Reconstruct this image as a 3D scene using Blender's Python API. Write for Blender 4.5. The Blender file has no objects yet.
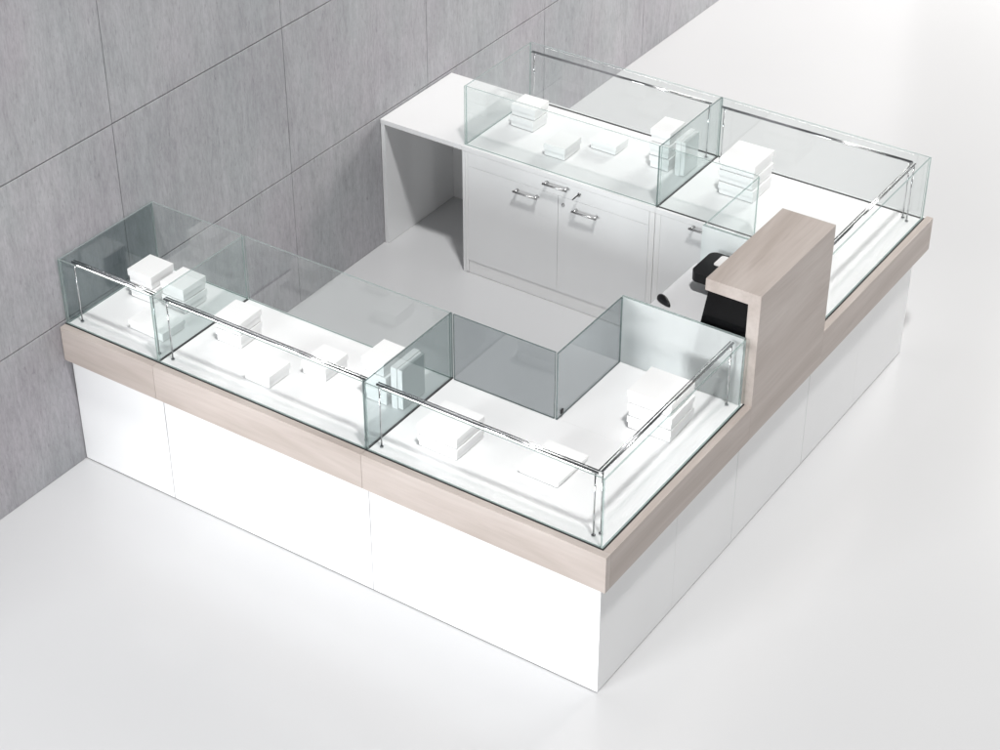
import bpy, bmesh, math, random
from mathutils import Vector, Matrix
random.seed(7)
SC = bpy.context.scene
COL = SC.collection
R = math.radians

# ------------------------------------------------------------------ materials
def new_mat(name):
    m = bpy.data.materials.new(name); m.use_nodes = True
    nt = m.node_tree; nt.nodes.clear()
    out = nt.nodes.new('ShaderNodeOutputMaterial')
    return m, nt, out

def N(nt, t, **kw):
    n = nt.nodes.new(t)
    for k, v in kw.items(): setattr(n, k, v)
    return n

def principled(nt, out, base=None, rough=.5, metal=0., spec=.5):
    b = N(nt, 'ShaderNodeBsdfPrincipled')
    if base is not None: b.inputs['Base Color'].default_value = (*base, 1)
    b.inputs['Roughness'].default_value = rough
    b.inputs['Metallic'].default_value = metal
    b.inputs['Specular IOR Level'].default_value = spec
    nt.links.new(b.outputs[0], out.inputs[0])
    return b

def coords(nt, scale, rot=(0, 0, 0)):
    tc = N(nt, 'ShaderNodeTexCoord'); mp = N(nt, 'ShaderNodeMapping')
    mp.inputs['Scale'].default_value = scale; mp.inputs['Rotation'].default_value = rot
    nt.links.new(tc.outputs['Object'], mp.inputs[0])
    return mp

def noise(nt, vec, scale, detail=4, rough=.55, dist=0.):
    n = N(nt, 'ShaderNodeTexNoise')
    n.inputs['Scale'].default_value = scale; n.inputs['Detail'].default_value = detail
    n.inputs['Roughness'].default_value = rough; n.inputs['Distortion'].default_value = dist
    nt.links.new(vec.outputs[0], n.inputs['Vector'])
    return n

def ramp(nt, src, stops):
    r = N(nt, 'ShaderNodeValToRGB')
    e = r.color_ramp.elements
    while len(e) < len(stops): e.new(.5)
    for el, (p, c) in zip(e, stops):
        el.position = p; el.color = (*c, 1)
    nt.links.new(src, r.inputs[0])
    return r

def mix(nt, a, b, fac=.5, mode='MULTIPLY'):
    m = N(nt, 'ShaderNodeMix', data_type='RGBA', blend_type=mode)
    if isinstance(fac, float): m.inputs[0].default_value = fac
    else: nt.links.new(fac, m.inputs[0])
    nt.links.new(a, m.inputs[6]); nt.links.new(b, m.inputs[7])
    return m.outputs[2]

def bump(nt, src, b, strength=.1, dist=.002):
    bp = N(nt, 'ShaderNodeBump'); bp.inputs['Strength'].default_value = strength
    bp.inputs['Distance'].default_value = dist
    nt.links.new(src, bp.inputs['Height']); nt.links.new(bp.outputs[0], b.inputs['Normal'])

def laminate(name, base, rough=.32, spec=.5, vary=.03):
    m, nt, out = new_mat(name)
    b = principled(nt, out, base, rough, 0, spec)
    mp = coords(nt, (1, 1, 1)); n = noise(nt, mp, 2.2, 3)
    lo = tuple(c * (1 - vary) for c in base)
    r = ramp(nt, n.outputs[0], [(.3, lo), (.7, base)])
    nt.links.new(r.outputs[0], b.inputs['Base Color'])
    n2 = noise(nt, mp, 160, 2)
    bump(nt, n2.outputs[0], b, .02, .001)
    return m

def wood(name, axis):
    """pale grey-beige oak laminate, grain along the given axis"""
    m, nt, out = new_mat(name)
    b = principled(nt, out, (.5, .43, .38), .42, 0, .35)
    s = [5., 5., 5.]; s['XYZ'.index(axis)] = .8
    mp = coords(nt, tuple(s))
    n1 = noise(nt, mp, 1.0, 5, .6, .6)
    s2 = [60., 60., 60.]; s2['XYZ'.index(axis)] = 1.6
    mp2 = coords(nt, tuple(s2)); n2 = noise(nt, mp2, 1.0, 4, .65, .3)
    s3 = [22., 22., 22.]; s3['XYZ'.index(axis)] = 2.2
    mp3 = coords(nt, tuple(s3)); n3 = noise(nt, mp3, 1.0, 2, .5, 1.2)
    r1 = ramp(nt, n1.outputs[0], [(.3, (.40, .345, .312)), (.5, (.485, .428, .396)), (.7, (.55, .497, .465))])
    r2 = ramp(nt, n2.outputs[0], [(.3, (.92, .915, .91)), (.62, (1, 1, 1))])
    r3 = ramp(nt, n3.outputs[0], [(.66, (1, 1, 1)), (.76, (.8, .78, .77))])
    c = mix(nt, r1.outputs[0], r2.outputs[0], 1.0)
    c = mix(nt, c, r3.outputs[0], .45)
    nt.links.new(c, b.inputs['Base Color'])
    bump(nt, n2.outputs[0], b, .08, .001)
    return m

def concrete(name):
    m, nt, out = new_mat(name)
    b = principled(nt, out, (.3, .3, .31), .62, 0, .35)
    cl = noise(nt, coords(nt, (1, 1.0, .8)), 1.3, 4, .6)                # large clouds
    st = noise(nt, coords(nt, (17, 17, 3.6)), 1.0, 6, .68, .4)           # vertical streaks
    fi = noise(nt, coords(nt, (110, 110, 24)), 1.0, 5, .7, .2)              # fine vertical fibres
    pit = noise(nt, coords(nt, (70, 70, 22)), 1.0, 3, .6)
    r0 = ramp(nt, cl.outputs[0], [(.3, (.375, .376, .396)), (.7, (.47, .468, .486))])
    r1 = ramp(nt, st.outputs[0], [(.28, (.80, .795, .80)), (.5, (.95, .95, .95)), (.74, (1.10, 1.095, 1.10))])
    r2 = ramp(nt, fi.outputs[0], [(.3, (.74, .735, .745)), (.6, (1.06, 1.06, 1.06))])
    r3 = ramp(nt, pit.outputs[0], [(.27, (.62, .61, .61)), (.38, (1, 1, 1))])
    c = mix(nt, r0.outputs[0], r1.outputs[0], .8); c = mix(nt, c, r2.outputs[0], .75); c = mix(nt, c, r3.outputs[0], .6)
    ti = noise(nt, coords(nt, (2.4, 2.4, 1.4)), 1.0, 3)
    r4 = ramp(nt, ti.outputs[0], [(.32, (.97, 1.0, .99)), (.5, (1, 1, 1)), (.68, (1.0, .965, .985))])
    c = mix(nt, c, r4.outputs[0], 1.0)
    nt.links.new(c, b.inputs['Base Color'])
    bump(nt, fi.outputs[0], b, .25, .002)
    return m

def glass(name, tint, refl=1.0, ior=1.5):
    """clear sheet glass: tinted transmission with a Fresnel mirror on top"""
    m, nt, out = new_mat(name)
    tr = N(nt, 'ShaderNodeBsdfTransparent'); tr.inputs[0].default_value = (*tint, 1)
    gl = N(nt, 'ShaderNodeBsdfGlossy'); gl.inputs['Roughness'].default_value = .01
    gl.inputs[0].default_value = (refl, refl, refl, 1)
    fr = N(nt, 'ShaderNodeFresnel')          # same mirror strength on the sheet's front and back faces
    ge = N(nt, 'ShaderNodeNewGeometry'); mr = N(nt, 'ShaderNodeMapRange')
    mr.inputs[3].default_value = ior; mr.inputs[4].default_value = 1 / ior
    nt.links.new(ge.outputs['Backfacing'], mr.inputs[0]); nt.links.new(mr.outputs[0], fr.inputs[0])
    mx = N(nt, 'ShaderNodeMixShader')
    nt.links.new(fr.outputs[0], mx.inputs[0]); nt.links.new(tr.outputs[0], mx.inputs[1]); nt.links.new(gl.outputs[0], mx.inputs[2])
    nt.links.new(mx.outputs[0], out.inputs[0])
    return m

def glass_edge(name, base, trans=.35):
    m, nt, out = new_mat(name)
    b = principled(nt, None or out, base, .12, 0, .8)
    tr = N(nt, 'ShaderNodeBsdfTransparent'); tr.inputs[0].default_value = (.75, .92, .88, 1)
    mx = N(nt, 'ShaderNodeMixShader'); mx.inputs[0].default_value = trans
    nt.links.new(b.outputs[0], mx.inputs[1]); nt.links.new(tr.outputs[0], mx.inputs[2])
    nt.links.new(mx.outputs[0], out.inputs[0])
    return m

def frosted(name):
    m, nt, out = new_mat(name)
    b = principled(nt, out, (.84, .872, .872), .45, 0, .4)
    b.inputs['Transmission Weight'].default_value = .5
    b.inputs['IOR'].default_value = 1.3
    return m

def metal(name, base, rough): 
    m, nt, out = new_mat(name); b = principled(nt, out, base, rough, 1.0)
    n = noise(nt, coords(nt, (120, 120, 120)), 1.0, 2)
    r = ramp(nt, n.outputs[0], [(.3, (rough * .8,) * 3), (.7, (rough * 1.2,) * 3)])
    nt.links.new(r.outputs[0], b.inputs['Roughness'])
    return m

def plain(name, base, rough, spec=.5):
    m, nt, out = new_mat(name); b = principled(nt, out, base, rough, 0, spec)
    n = noise(nt, coords(nt, (40, 40, 40)), 1.0, 3)
    r = ramp(nt, n.outputs[0], [(.3, tuple(c * .94 for c in base)), (.7, base)])
    nt.links.new(r.outputs[0], b.inputs['Base Color'])
    return m

def emit(name, col, s):
    m, nt, out = new_mat(name); e = N(nt, 'ShaderNodeEmission')
    e.inputs[0].default_value = (*col, 1); e.inputs[1].default_value = s
    nt.links.new(e.outputs[0], out.inputs[0]); return m

M = dict(
    white=laminate('white_laminate', (.86, .86, .86)),
    front=laminate('white_front_panel', (.84, .845, .85), .3),
    top=laminate('white_counter_top', (.84, .84, .845), .3),
    box=laminate('white_card', (.88, .88, .88), .55, .3, .02),
    desk=laminate('grey_white_desk_top', (.72, .72, .73), .35),
    woodx=wood('oak_laminate_lengthwise', 'X'), woody=wood('oak_laminate_crosswise', 'Y'),
    concrete=concrete('grey_concrete'), joint=plain('dark_joint', (.035, .035, .04), .8),
    glass=glass('clear_glass', (.94, .955, .953)), clear=glass('extra_clear_glass', (.990, .995, .994), 1.0, 1.03), faint=glass('low_tint_glass', (.968, .981, .979), 1.0, 1.15), tint=glass('grey_glass', (.755, .78, .79)),
    mint=glass('mint_glass', (.89, .92, .917)), divider=glass('divider_glass', (.79, .828, .83)),
    edge=glass_edge('glass_edge', (.37, .405, .40), .45), edge2=glass_edge('grey_glass_edge', (.10, .12, .125), .3),
    frost=frosted('frosted_glass'),
    chrome=metal('chrome', (.58, .59, .60), .16), steel=metal('brushed_steel', (.55, .55, .55), .3),
    seal_or_contact_line=plain('black_seal_contact_line', (.012, .012, .013), .5), black=plain('black_plastic', (.008, .008, .009), .35, .25),
    screen=plain('black_screen', (.004, .004, .0045), .16, .12), paper=plain('white_paper', (.85, .84, .83), .7),
    gap=plain('seam_shadow_gap', (.30, .295, .29), .7),
    led=emit('led_strip_light', (1, .985, .965), 19.0),
)

# floor: polished white screed
m, nt, out = new_mat('white_polished_floor')
b = principled(nt, out, (.67, .67, .675), .2, 0, .5)
cl = noise(nt, coords(nt, (.5, .5, .5)), 1.0, 2, .5)
r = ramp(nt, cl.outputs[0], [(.3, (.60, .603, .612)), (.7, (.625, .627, .634))]); nt.links.new(r.outputs[0], b.inputs['Base Color'])
M['floor'] = m

# ------------------------------------------------------------------ mesh helpers
def add_box(bm, x0, x1, y0, y1, z0, z1, bevel=0., seg=2):
    r = bmesh.ops.create_cube(bm, size=1.0)
    vs = r['verts']
    bmesh.ops.scale(bm, vec=(x1 - x0, y1 - y0, z1 - z0), verts=vs)
    bmesh.ops.translate(bm, vec=((x0 + x1) / 2, (y0 + y1) / 2, (z0 + z1) / 2), verts=vs)
    if bevel > 0:
        es = list({e for v in vs for e in v.link_edges})
        bmesh.ops.bevel(bm, geom=es, offset=bevel, segments=seg, affect='EDGES', profile=.7)

def add_rod(bm, p0, p1, r, seg=16):
    p0, p1 = Vector(p0), Vector(p1); d = p1 - p0
    q = d.to_track_quat('Z', 'Y').to_matrix().to_4x4()
    bmesh.ops.create_cone(bm, cap_ends=True, segments=seg, radius1=r, radius2=r, depth=d.length,
                          matrix=Matrix.Translation((p0 + p1) / 2) @ q)

def bx(name, dims, mat, parent=None, bevel=.002):
    bm = bmesh.new()
    for d in (dims if isinstance(dims, list) else [dims]): add_box(bm, *d, bevel=bevel)
    return link(name, bm, mat, parent)

ABS = {}
def thing(name, label, cat, loc, group=None):
    o = bpy.data.objects.new(name, None); COL.objects.link(o)
    o.empty_display_size = .1; o.location = loc
    o['label'] = label; o['category'] = cat
    if group: o['group'] = group
    ABS[o.name] = tuple(loc)
    return o

def link(name, bm, mats, parent=None, smooth=False, origin=None):
    """mesh coordinates are given in world metres; they are stored relative to the thing"""
    if parent is not None:
        a = ABS[parent.name]
        bmesh.ops.translate(bm, vec=-Vector(a), verts=bm.verts[:])
    me = bpy.data.meshes.new(name); bm.to_mesh(me); bm.free()
    for mt in (mats if isinstance(mats, (list, tuple)) else [mats]): me.materials.append(mt)
    if smooth:
        for p in me.polygons: p.use_smooth = True
    o = bpy.data.objects.new(name, me); COL.objects.link(o)
    if parent is not None:
        o.parent = parent; ABS[o.name] = a
    else: ABS[o.name] = (0, 0, 0)
    return o

GT = .008      # glass thickness
ZC, ZG = .75, 1.08
def pane(name, parent, axis, c, a0, a1, z0=ZC + .001, z1=ZG, mat='glass', edge='edge', th=GT, label=None):
    """upright glass sheet: axis 'x' -> plane x=c running along y (a0..a1), axis 'y' -> plane y=c along x"""
    bm = bmesh.new()
    if axis == 'x': add_box(bm, c - th / 2, c + th / 2, a0, a1, z0, z1)
    else: add_box(bm, a0, a1, c - th / 2, c + th / 2, z0, z1)
    bm.normal_update()
    k = 'xy'.index(axis)
    for f in bm.faces: f.material_index = 0 if abs(f.normal[k]) > .9 else 1
    o = link(name, bm, [M[mat], M[edge]], parent)
    if label: o['label'] = label
    return o

def rail(parent, p0, p1, inward):
    """LED light rail on two thin posts; inward is the direction to the case's middle"""
    zr = 1.056
    p0 = Vector((*p0, zr)); p1 = Vector((*p1, zr)); d = (p1 - p0).normalized(); inw = Vector((*inward, 0))
    bm = bmesh.new()
    add_rod(bm, p0, p1, .0054, 16)
    add_rod(bm, p0 + inw * .0125 + Vector((0, 0, .002)), p1 + inw * .0125 + Vector((0, 0, .002)), .0032, 10)
    rl = link('light_rail', bm, M['chrome'], parent, True)
    for q in (p0 + d * .012, p1 - d * .012):
        bm = bmesh.new(); add_rod(bm, (q.x, q.y, ZC + .004), (q.x, q.y, zr - .004), .0035, 10)
        link('post', bm, M['chrome'], rl, True)
        bm = bmesh.new(); add_rod(bm, (q.x, q.y, ZC + .0008), (q.x, q.y, ZC + .005), .0085, 16)
        link('foot', bm, M['chrome'], rl)
    # the light-giving underside of the rail
    bm = bmesh.new()
    s = Vector((-d.y, d.x, 0)) * .0026
    a, b2 = p0 + d * .03, p1 - d * .03
    dz = Vector((0, 0, -.0058))
    vs = [bm.verts.new(v + dz) for v in (a + s, b2 + s, b2 - s, a - s)]
    f = bm.faces.new(vs); f.normal_update()
    if f.normal.z > 0: f.normal_flip()
    r = bmesh.ops.extrude_face_region(bm, geom=[f])
    bmesh.ops.translate(bm, vec=(0, 0, .0012), verts=[v for v in r['geom'] if isinstance(v, bmesh.types.BMVert)])
    bmesh.ops.recalc_face_normals(bm, faces=bm.faces[:])
    link('led_strip', bm, M['led'], rl)
    return rl

XW, YE = -2.802, 3.009          # wall plane, far end
XD1, XD2 = -2.262, -1.150       # module seams of the front row
INS, GI = .041, .039
ZT = .576                       # underside of the oak band
YB, XI = .645, -.632            # inner edges of the two counter runs
YF = 2.350                      # front of the far run
H1, H2 = 1.157, 1.830           # the raised till
SG = .0015

# ------------------------------------------------------------------ setting
bm = bmesh.new(); bmesh.ops.create_grid(bm, x_segments=8, y_segments=8, size=30)
fl = link('floor', bm, M['floor']); fl['kind'] = 'structure'

wall = thing('concrete_wall', 'grey concrete panel wall with thin dark joints behind the counter', 'wall', (XW - .1, 1.0, 0))
bm = bmesh.new()
ys = [.467 + 1.158 * k for k in range(-3, 9)]; zs = [0, .765, 1.543, 2.31, 3.08]
g = .0022
for a, b2 in zip(ys, ys[1:]):
    for c, d in zip(zs, zs[1:]):
        add_box(bm, XW - .05, XW - .004, a + g * .75, b2 - g * .75, c + (g * 1.2 if c else .001), d - g * 1.2, bevel=.0012, seg=1)
link('panel_cladding', bm, M['concrete'], wall)
bx('backing', (XW - .2, XW - .052, ys[0], ys[-1], .001, zs[-1]), M['joint'], wall, 0)

# ------------------------------------------------------------------ counters
GRP = 'modules of the display counter'
def counter(label, loc): return thing('display_counter', label, 'display counter', loc, GRP)

def seal_or_contact_line(parent, dims):  # outer-edge gaskets, and dark strips imitating contact shade under panes
    for d in (dims if isinstance(dims, list) else [dims]): bx('seal_or_contact_line', d, M['seal_or_contact_line'], parent, 0)

# --- narrow module at the wall
m1 = counter('narrow glass display counter with oak band, at the end against the concrete wall', (-2.53, .33, 0))
bx('base', (XW, XD1 - SG, INS, YB - .01, .0055, ZT + .002), M['front'], m1)
bx('oak_band', [(XW, XD1 - SG * .4, 0, .0334, ZT, ZC)], M['woodx'], m1, .0015)
bx('counter_top', (XW, XD1 - SG * .4, .0362, YB, ZT + .003, ZC - .0005), M['top'], m1, .001)
seal_or_contact_line(m1, (XW, XD1, .0336, .0395, ZC - .004, ZC + .0022))
pane('front_glass', m1, 'y', .044, XW + .003, XD1 - .006, mat='clear')
pane('side_glass', m1, 'x', XW + .0085, .05, YB - .012, mat='divider')
pane('back_glass', m1, 'y', YB - .008, XW + .003, XD1 - .006)
pane('divider_glass', m1, 'x', XD1, .04, YB - .014, mat='mint')
seal_or_contact_line(m1, (XD1 - .0055, XD1 + .0055, .045, YB - .012, ZC - .0003, ZC + .0018))  # dark strip stands in for the contact shade under the divider
rail(m1, (XW + .042, .086), (XD1 - .024, .086), (0, 1))

# --- middle module
m2 = counter('wide glass display counter with oak band, in the middle of the front run', (-1.7, .33, 0))
bx('base', (XD1 + SG, XD2 - SG, INS, YB - .01, .0055, ZT + .002), M['front'], m2)
bx('oak_band', (XD1 + SG * .4, XD2 - SG * .4, 0, .0334, ZT, ZC), M['woodx'], m2, .0015)
bx('counter_top', (XD1 + SG * .4, XD2 - SG * .4, .0362, YB, ZT + .003, ZC - .0005), M['top'], m2, .001)
seal_or_contact_line(m2, (XD1, XD2, .0336, .0395, ZC - .004, ZC + .0022))
pane('front_glass', m2, 'y', .044, XD1 + .006, XD2 - .006, mat='clear')
pane('back_glass', m2, 'y', YB - .008, XD1 + .006, XD2 - .006)
pane('divider_glass', m2, 'x', XD2, .04, YB - .002, mat='divider', edge='edge2')
seal_or_contact_line(m2, (XD2 - .0055, XD2 + .0055, .045, YB - .002, ZC - .0003, ZC + .0018))  # dark strip imitating the contact line at the divider's foot
rail(m2, (XD1 + .030, .086), (XD2 - .024, .086), (0, 1))

# --- near corner module (L-shaped)
m3 = counter('L-shaped corner glass display counter with grey inner panes, nearest the viewer', (-.3, .3, 0))
bx('base', [(XD2 + SG, -INS, INS, YB - .01, .0055, ZT + .002), (XI + .01, -INS, YB - .0095, H1 - SG, .0055, ZT + .002)], M['front'], m3, .0015)
bx('oak_band', (XD2 + SG * .4, 0, 0, .0334, ZT, ZC), M['woodx'], m3, .0015)
bx('oak_band', (-.0334, 0, .0338, H1 - SG * .4, ZT, ZC), M['woody'], m3, .0015)
bx('counter_top', [(XD2 + SG * .4, -.0362, .0362, YB, ZT + .003, ZC - .0005), (XI, -.0362, YB + .0003, H1 - SG * .4, ZT + .003, ZC - .0005)], M['top'], m3, .0004)
seal_or_contact_line(m3, [(XD2, -.0385, .0336, .0395, ZC - .004, ZC + .0022), (-.0395, -.0336, .0335, H1, ZC - .0045, ZC + .0026)])
pane('front_glass', m3, 'y', .044, XD2 + .006, -.0505, mat='clear')
pane('right_glass', m3, 'x', -.044, .0385, H1 - .022, mat='clear')
pane('back_glass', m3, 'y', YB - .008, XD2 + .014, XI - .004, mat='tint', edge='edge2', label='grey tinted glass pane')
pane('inner_glass', m3, 'x', XI + .008, YB - .012, H1 - .022, mat='tint', edge='edge2', label='grey tinted glass pane')
pane('end_glass', m3, 'y', H1 - .012, XI + .003, -.052, mat='frost', edge='edge', th=.014, label='frosted white glass end pane')
for (x, y) in ((XI + .016, YB + .018), ):
    bx('glass_clip', (x - .004, x + .003, y - .008, y + .008, ZC + .02, ZC + .04), M['seal_or_contact_line'], m3, .001)
rail(m3, (XD2 + .030, .086), (-.098, .086), (0, 1))
rail(m3, (-.092, .098), (-.092, H1 - .034), (-1, 0))

# --- raised till with the oak hood
m4 = thing('till_counter', 'raised till desk under an inverted L-shaped oak hood between two glass cases', 'till counter', (-.3, 1.49, 0), GRP)
ZD = .885
bx('base', (XI + .012, -INS, H1 + SG, H2 - SG, .0055, ZT + .002), M['front'], m4)
bx('desk_body', (XI + .012, -.0565, H1 + SG, H2 - SG, ZT + .003, ZD - .028), M['front'], m4)
bx('desk_top', (XI - .012, -.0565, H1 + .003, H2 - .003, ZD - .0275, ZD), M['desk'], m4, .0015)
bm = bmesh.new()
ht = .056; zt = 1.293; xw = -.252
prof = [(0, ZT), (0, zt), (xw, zt), (xw, zt - ht), (-ht, zt - ht), (-ht, ZT)]
va = [bm.verts.new((x, H1 - .001, z)) for x, z in prof]; vb = [bm.verts.new((x, H2 + .001, z)) for x, z in prof]
bm.faces.new(va); bm.faces.new(vb[::-1])
for i in range(6): bm.faces.new((va[i], vb[i], vb[(i + 1) % 6], va[(i + 1) % 6]))
bmesh.ops.recalc_face_normals(bm, faces=bm.faces[:])
bmesh.ops.bevel(bm, geom=bm.edges[:], offset=.0012, segments=1, affect='EDGES')
link('oak_hood', bm, M['woody'], m4)

# --- far corner module (L-shaped, mirrored)
m5 = counter('L-shaped corner glass display counter with clear inner panes, beyond the oak hood', (-.3, 2.7, 0))
YK = YE - .03
bx('base', [(XD2 + SG, -INS, YF + .0185, YE - .08, .0055, ZT + .002), (XI + .01, -INS, H2 + SG, YF + .018, .0055, ZT + .002)], M['front'], m5, .0015)
bx('cabinet_body', (XD2 + SG, -.0565, YF + .0186, YE - .08, ZT + .0025, ZC - .028), M['front'], m5)
bx('oak_band', (-.0334, 0, H2 + SG * .4, YE, ZT, ZC), M['woody'], m5, .0015)
bx('counter_top', [(XD2 + SG * .4, -.0362, YF, YE - .012, ZC - .0275, ZC - .0005), (XI, -.0362, H2 + SG * .4, YF - .0003, ZC - .0275, ZC - .0005)], M['top'], m5, .0004)
bx('side_panel', (XI, -.0565, H2 + SG, YF - .0005, ZT + .0026, ZC - .028), M['front'], m5, .001)
seal_or_contact_line(m5, [(-.0395, -.0336, H2, YK, ZC - .004, ZC + .003)])
pane('right_glass', m5, 'x', -.044, H2 + .022, YK, mat='clear')
pane('back_glass', m5, 'y', YK - .0055, XD2 + .006, -.0505)
pane('inner_glass', m5, 'x', XI + .008, H2 + .022, YF + .013, mat='faint')
pane('front_glass', m5, 'y', YF + .020, XD2 + .008, XI + .0025, mat='faint')
pane('end_glass', m5, 'y', H2 + .012, XI + .003, -.058, mat='frost', edge='edge', th=.014, label='frosted white glass end pane')
dr = bx('door', (XD2 + .0322, XI - .006, YF, YF + .018, .084, ZC - .0285), M['front'], m5, .0015)
bx('stile', (XD2 + SG, XD2 + .031, YF + .001, YF + .018, .004, ZC - .029), M['white'], m5)
seal_or_contact_line(m5, [(XD2 + .006, -.05, YK - .0105, YK - .0005, ZC - .0003, ZC + .0018), (XD2 + .008, XI, YF + .0155, YF + .0245, ZC - .0003, ZC + .0014)])  # dark strips put in as contact shade under back and front panes
rail(m5, (-.092, H2 + .036), (-.092, YK - .062), (-1, 0))
rail(m5, (XD2 + .03, YK - .052), (-.11, YK - .052), (0, -1))

def handle(parent, xc, z, w=.142, y=None):
    y = YF if y is None else y
    bm = bmesh.new()
    add_rod(bm, (xc - w / 2, y - .028, z), (xc + w / 2, y - .028, z), .006, 14)
    for s in (-1, 1): add_rod(bm, (xc + s * (w / 2 - .012), y - .028, z), (xc + s * (w / 2 - .012), y + .002, z), .008, 14)
    return link('handle', bm, M['steel'], parent, True)
handle(dr, -0.879, 0.716)

# --- far cabinet with drawer and doors, one glass case on top
m6 = thing('display_cabinet', 'white cabinet with two doors and a drawer carrying a clear glass case', 'display cabinet', (-1.72, 2.66, 0), GRP)
XK = -2.285
bx('carcass', (XK + .018, XD2 - SG - .001, YF + .0195, YE - .08, .001, ZC - .029), M['white'], m6)
bx('side_panel', (XK, XK + .0175, YF + .001, YE - .08, .001, ZC - .0285), M['front'], m6)
bx('stile', (XK + .0185, XK + .034, YF + .001, YF + .019, .004, ZC - .029), M['white'], m6)
bx('stile', (XD2 - .031, XD2 - SG, YF + .001, YF + .019, .004, ZC - .029), M['white'], m6)
bx('plinth', (XK + .036, XD2 - .034, YF + .004, YF + .019, .002, .080), M['white'], m6)
bx('counter_top', (XK, XD2 - SG * .4, YF, YE - .012, ZC - .0275, ZC - .0005), M['top'], m6, .001)
xm = -1.703
d1 = bx('door', (XK + .0352, xm - .001, YF, YF + .018, .0812, .642), M['front'], m6, .0015)
d2 = bx('door', (xm + .001, XD2 - .0322, YF, YF + .018, .0812, .642), M['front'], m6, .0015)
d3 = bx('drawer', (XK + .0352, XD2 - .0322, YF, YF + .018, .6432, ZC - .0285), M['front'], m6, .0015)
handle(d1, -1.885, .600); handle(d2, -1.536, .596); handle(d3, -1.709, .700)
def lock(parent, x, z, key):
    bm = bmesh.new(); add_rod(bm, (x, YF - .004, z), (x, YF + .002, z), .009, 18)
    lk = link('lock', bm, M['steel'], parent, True)
    if key:
        bm = bmesh.new(); add_rod(bm, (x, YF - .022, z), (x, YF - .004, z), .003, 8)
        add_box(bm, x - .0028, x + .0028, YF - .050, YF - .020, z - .017, z + .009, .0022)
        bmesh.ops.rotate(bm, cent=(x, YF, z), matrix=Matrix.Rotation(R(38), 3, 'Y'), verts=bm.verts[:])
        link('key', bm, M['black'], lk)
lock(d3, -1.580, .690, True); lock(d2, -1.672, .600, False)
pane('front_glass', m6, 'y', YF + .020, XK + .006, XD2 - .007, mat='faint')
pane('side_glass', m6, 'x', XK + .011, YF + .027, YK - .012)
pane('back_glass', m6, 'y', YK - .0055, XK + .006, XD2 - .007)
pane('divider_glass', m6, 'x', XD2, YF + .012, YK - .002, mat='mint', edge='edge2')
seal_or_contact_line(m6, [(XD2 - .0055, XD2 + .0055, YF + .012, YK - .011, ZC - .0003, ZC + .0018), (XK + .006, XD2 - .007, YK - .0105, YK - .0005, ZC - .0003, ZC + .0018)])  # dark strips drawn as contact shade below divider and back pane
rail(m6, (XK + .05, YK - .052), (XD2 - .03, YK - .052), (0, -1))

# --- open desk with a kneehole at the wall
m7 = thing('open_desk', 'white open kneehole desk between the concrete wall and the drawer cabinet', 'desk', (-2.54, 2.66, 0), GRP)
bx('desk_top', (XW, XK - .001, YF, YE - .012, ZC - .0265, ZC), M['top'], m7, .0015)
bx('side_panel', (XW, XW + .024, YF + .002, YE - .0255, .001, ZC - .027), M['front'], m7)
bx('back_panel', (XW + .0245, XK - .001, YE - .045, YE - .025, .001, ZC - .027), M['front'], m7)

# ------------------------------------------------------------------ white lidded boxes
BG = 'white lidded boxes in the glass cases'
def lidded(label, x, y, z, w, d, h, rot=0., stand=False):
    cx, cy = x + w / 2, y + d / 2
    o = thing('lidded_box', label, 'box', (cx, cy, z), BG)
    lip = .0042
    bmb, bml = bmesh.new(), bmesh.new()
    if not stand:
        k = .50
        add_box(bmb, x + lip, x + w - lip, y + lip, y + d - lip, z + .0042, z + h * (1 - k) + .001, .0012, 1)
        add_box(bmb, x + .011, x + w - .011, y + .011, y + d - .011, z + .0004, z + .0060)
        add_box(bml, x, x + w, y, y + d, z + h * (1 - k) + .0012, z + h - .0004, .0025, 2)
    else:                                   # stood on edge, lid towards -x
        k = .55
        add_box(bmb, x + w * k, x + w, y + lip, y + d - lip, z + .0006 + lip, z + h - lip, .0012, 1)
        add_box(bml, x, x + w * k - .0004, y, y + d, z + .0006, z + h, .0025, 2)
    link('body', bmb, M['box'], o); link('lid', bml, M['box'], o)
    o.rotation_euler = (0, 0, R(rot))
    return o

def stack(x, y, w, d, n, h, where):
    names = {1: [''], 2: ['lower', 'upper'], 3: ['bottom', 'middle', 'top']}[n]
    z = ZC
    if h > .04: h *= 1.08          # lid and body together
    for i in range(n):
        if n == 1: lab = where
        else: lab = '%s white box of the %s' % (names[i], where)
        j = random.uniform(-.004, .004)
        lidded(lab, x + j, y + random.uniform(-.004, .004), z, w, d, h, random.uniform(-1.6, 1.6))
        z += h + .0003

stack(-2.715, .362, .140, .150, 2, .066, 'two-box stack nearest the concrete wall in the narrow case')
stack(-2.535, .378, .135, .150, 2, .062, 'two-box stack beside the divider in the narrow case')
stack(-2.540, .155, .205, .145, 1, .045, 'single low wide white box at the front of the narrow case')
stack(-2.163, .303, .140, .150, 2, .062, 'two-box stack at the wall end of the wide middle case')
stack(-1.870, .141, .140, .140, 1, .058, 'single white box near the front pane of the wide middle case')
stack(-1.695, .316, .130, .155, 1, .061, 'single white box in the middle of the wide middle case, near its back')
stack(-1.368, .320, .112, .150, 3, .066, 'tall three-box stack in the wide middle case')
lidded('white box stood on edge against the grey divider of the wide middle case', -1.236, .328, ZC, .055, .165, .205, 0, True)
stack(-.995, .175, .195, .195, 2, .052, 'broad two-box stack in the near corner case')
stack(-.563, .248, .190, .222, 1, .030, 'single thin flat white box near the front corner of the near corner case')
stack(-.360, .747, .203, .200, 3, .058, 'large three-box stack before the near frosted end pane')
stack(-2.195, 2.660, .146, .135, 2, .060, 'two-box stack in the case on the drawer cabinet')
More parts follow.
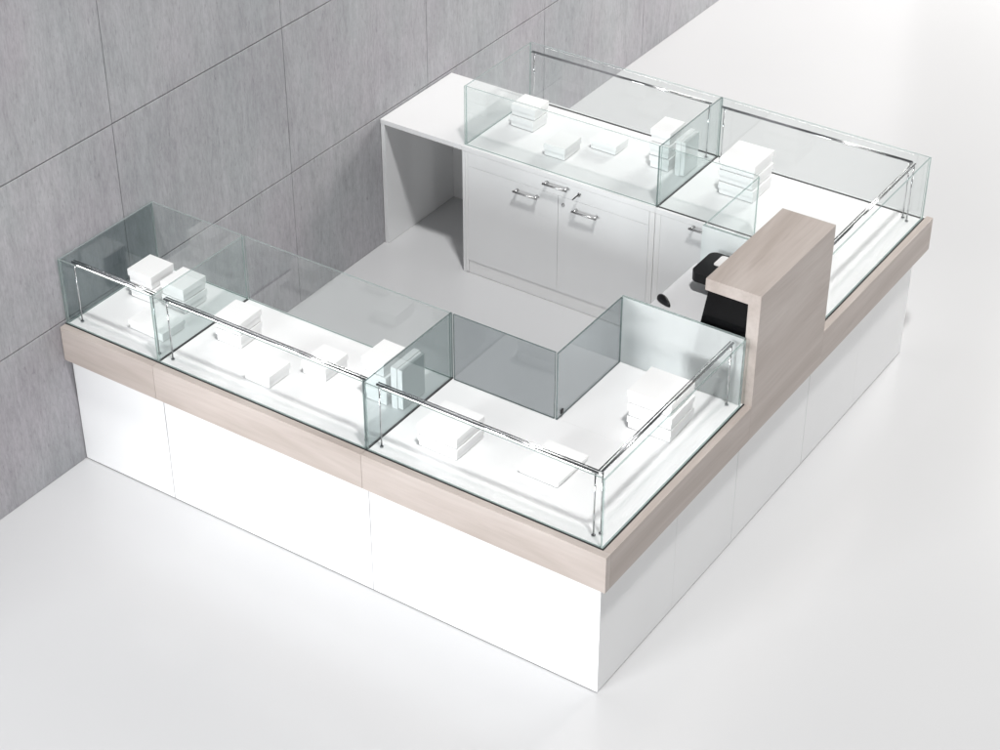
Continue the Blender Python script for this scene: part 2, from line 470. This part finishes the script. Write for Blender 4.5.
stack(-1.888, 2.493, .127, .160, 1, .066, 'single white box in front in the case on the drawer cabinet')
stack(-1.729, 2.683, .155, .127, 1, .050, 'single low white box at the middle of the case on the drawer cabinet')
stack(-1.385, 2.680, .112, .150, 3, .067, 'tall three-box stack in the case on the drawer cabinet')
lidded('white box stood on edge beside the divider of the case on the drawer cabinet', -1.237, 2.684, ZC, .052, .146, .197, 0, True)
stack(-.967, 2.640, .190, .205, 3, .063, 'large three-box stack in the far corner case beyond the hood')

# ------------------------------------------------------------------ things on the till desk
mo = thing('computer_mouse', 'small black computer mouse on the till desk near the frosted pane', 'mouse', (-.600, 1.463, ZD))
bm = bmesh.new(); bmesh.ops.create_uvsphere(bm, u_segments=24, v_segments=14, radius=1)
for v in bm.verts:
    v.co.z = max(v.co.z, -.25)
    t = (v.co.y + 1) / 2
    v.co = Vector((v.co.x * (.012 + .012 * t), v.co.y * .047, (v.co.z + .25) * (.018 + .010 * t)))
bmesh.ops.rotate(bm, cent=(0, 0, 0), matrix=Matrix.Rotation(R(62), 3, 'Z'), verts=bm.verts[:])
bmesh.ops.translate(bm, vec=(-.600, 1.463, ZD + .0005), verts=bm.verts[:])
link('shell', bm, M['black'], mo, True)

mn = thing('till_monitor', 'large black monitor standing under the oak hood', 'monitor', (-.17, 1.45, ZD))
bm = bmesh.new()      # tapered housing, its near side fills the hood's open end
pr = [(-.262, 1.14), (-.300, .905), (-.060, .905), (-.060, 1.234), (-.247, 1.234)]
va = [bm.verts.new((x, 1.176, z)) for x, z in pr]; vb = [bm.verts.new((x, 1.52, z)) for x, z in pr]
bm.faces.new(va); bm.faces.new(vb[::-1])
for i in range(5): bm.faces.new((va[i], vb[i], vb[(i + 1) % 5], va[(i + 1) % 5]))
bmesh.ops.recalc_face_normals(bm, faces=bm.faces[:])
bmesh.ops.bevel(bm, geom=bm.edges[:], offset=.004, segments=2, affect='EDGES')
link('housing', bm, M['screen'], mn)
bx('stand', (-.24, -.08, 1.24, 1.48, ZD + .0005, .9045), M['black'], mn, .004)

dv = thing('desk_device', 'black rounded device with a white inlay beside the far frosted pane on the till desk', 'desk device', (-.46, 1.72, ZD))
def rounded_slab(bm, x0, x1, y0, y1, z0, z1, r, seg=7):
    pts = []
    for cx, cy, a0 in ((x1 - r, y1 - r, 0), (x0 + r, y1 - r, 90), (x0 + r, y0 + r, 180), (x1 - r, y0 + r, 270)):
        for k in range(seg + 1):
            a = R(a0 + 90 * k / seg); pts.append((cx + r * math.cos(a), cy + r * math.sin(a)))
    va = [bm.verts.new((x, y, z0)) for x, y in pts]; vb = [bm.verts.new((x, y, z1)) for x, y in pts]
    bm.faces.new(va[::-1]); bm.faces.new(vb); n = len(pts)
    for i in range(n): bm.faces.new((va[i], va[(i + 1) % n], vb[(i + 1) % n], vb[i]))
bm = bmesh.new(); rounded_slab(bm, -.556, -.33, 1.600, 1.803, .945, .990, .035)
rounded_slab(bm, -.50, -.36, 1.64, 1.77, ZD + .0005, .9446, .03)
link('body', bm, M['black'], dv)
bm = bmesh.new(); rounded_slab(bm, -.497, -.36, 1.700, 1.788, .9903, .994, .012)
link('inlay', bm, M['paper'], dv)

# ------------------------------------------------------------------ light
w = bpy.data.worlds.new('World'); SC.world = w; w.use_nodes = True
bg = w.node_tree.nodes['Background']; bg.inputs[0].default_value = (.97, .985, 1, 1); bg.inputs[1].default_value = .125

def area(name, loc, target, size, power, col=(1, 1, 1), size_y=None):
    l = bpy.data.lights.new(name, 'AREA'); l.energy = power; l.color = col
    l.shape = 'RECTANGLE' if size_y else 'SQUARE'; l.size = size
    if size_y: l.size_y = size_y
    o = bpy.data.objects.new(name, l); COL.objects.link(o); o.location = loc
    o.rotation_euler = (Vector(target) - Vector(loc)).to_track_quat('-Z', 'Y').to_euler()
    return o
kd = Vector((.215, -.19, .72)).normalized()
area('key_lamp', Vector((-1.4, 1.6, 0)) + kd * 16, (-1.4, 1.6, 0), 1.0, 1700, (1, .995, .985))
area('front_lamp', (-3.0, -9.0, 1.9), (-1.5, 0, .35), 3.0, 1000, (.98, .99, 1), 1.8)
area('side_lamp', (9, 9, 2.3), (-1.5, 2.0, .5), 4.0, 330, (1, .99, .98), 2.0)
area('far_lamp', (0.2, 12.0, 5.0), (0.4, 6.6, 0), 3.0, 860, (1, .975, .94))

# ------------------------------------------------------------------ camera
cam = bpy.data.cameras.new('camera'); co = bpy.data.objects.new('camera', cam); COL.objects.link(co)
co.location = (2.77536, -4.85858, 5.51021)
yaw, pit = R(123.80771), R(-35.09282)
fwd = Vector((math.cos(pit) * math.cos(yaw), math.cos(pit) * math.sin(yaw), math.sin(pit)))
co.rotation_euler = fwd.to_track_quat('-Z', 'Y').to_euler()
cam.sensor_width = 36; cam.lens = 36 * 1955.58 / 1000; cam.clip_end = 200
SC.camera = co

SC.view_settings.view_transform = 'Standard'; SC.view_settings.look = 'None'
SC.view_settings.exposure = 0; SC.view_settings.gamma = 1
SC.cycles.use_denoising = True
SC.cycles.max_bounces = 12; SC.cycles.transparent_max_bounces = 24; SC.cycles.diffuse_bounces = 4
SC.cycles.sample_clamp_indirect = 8
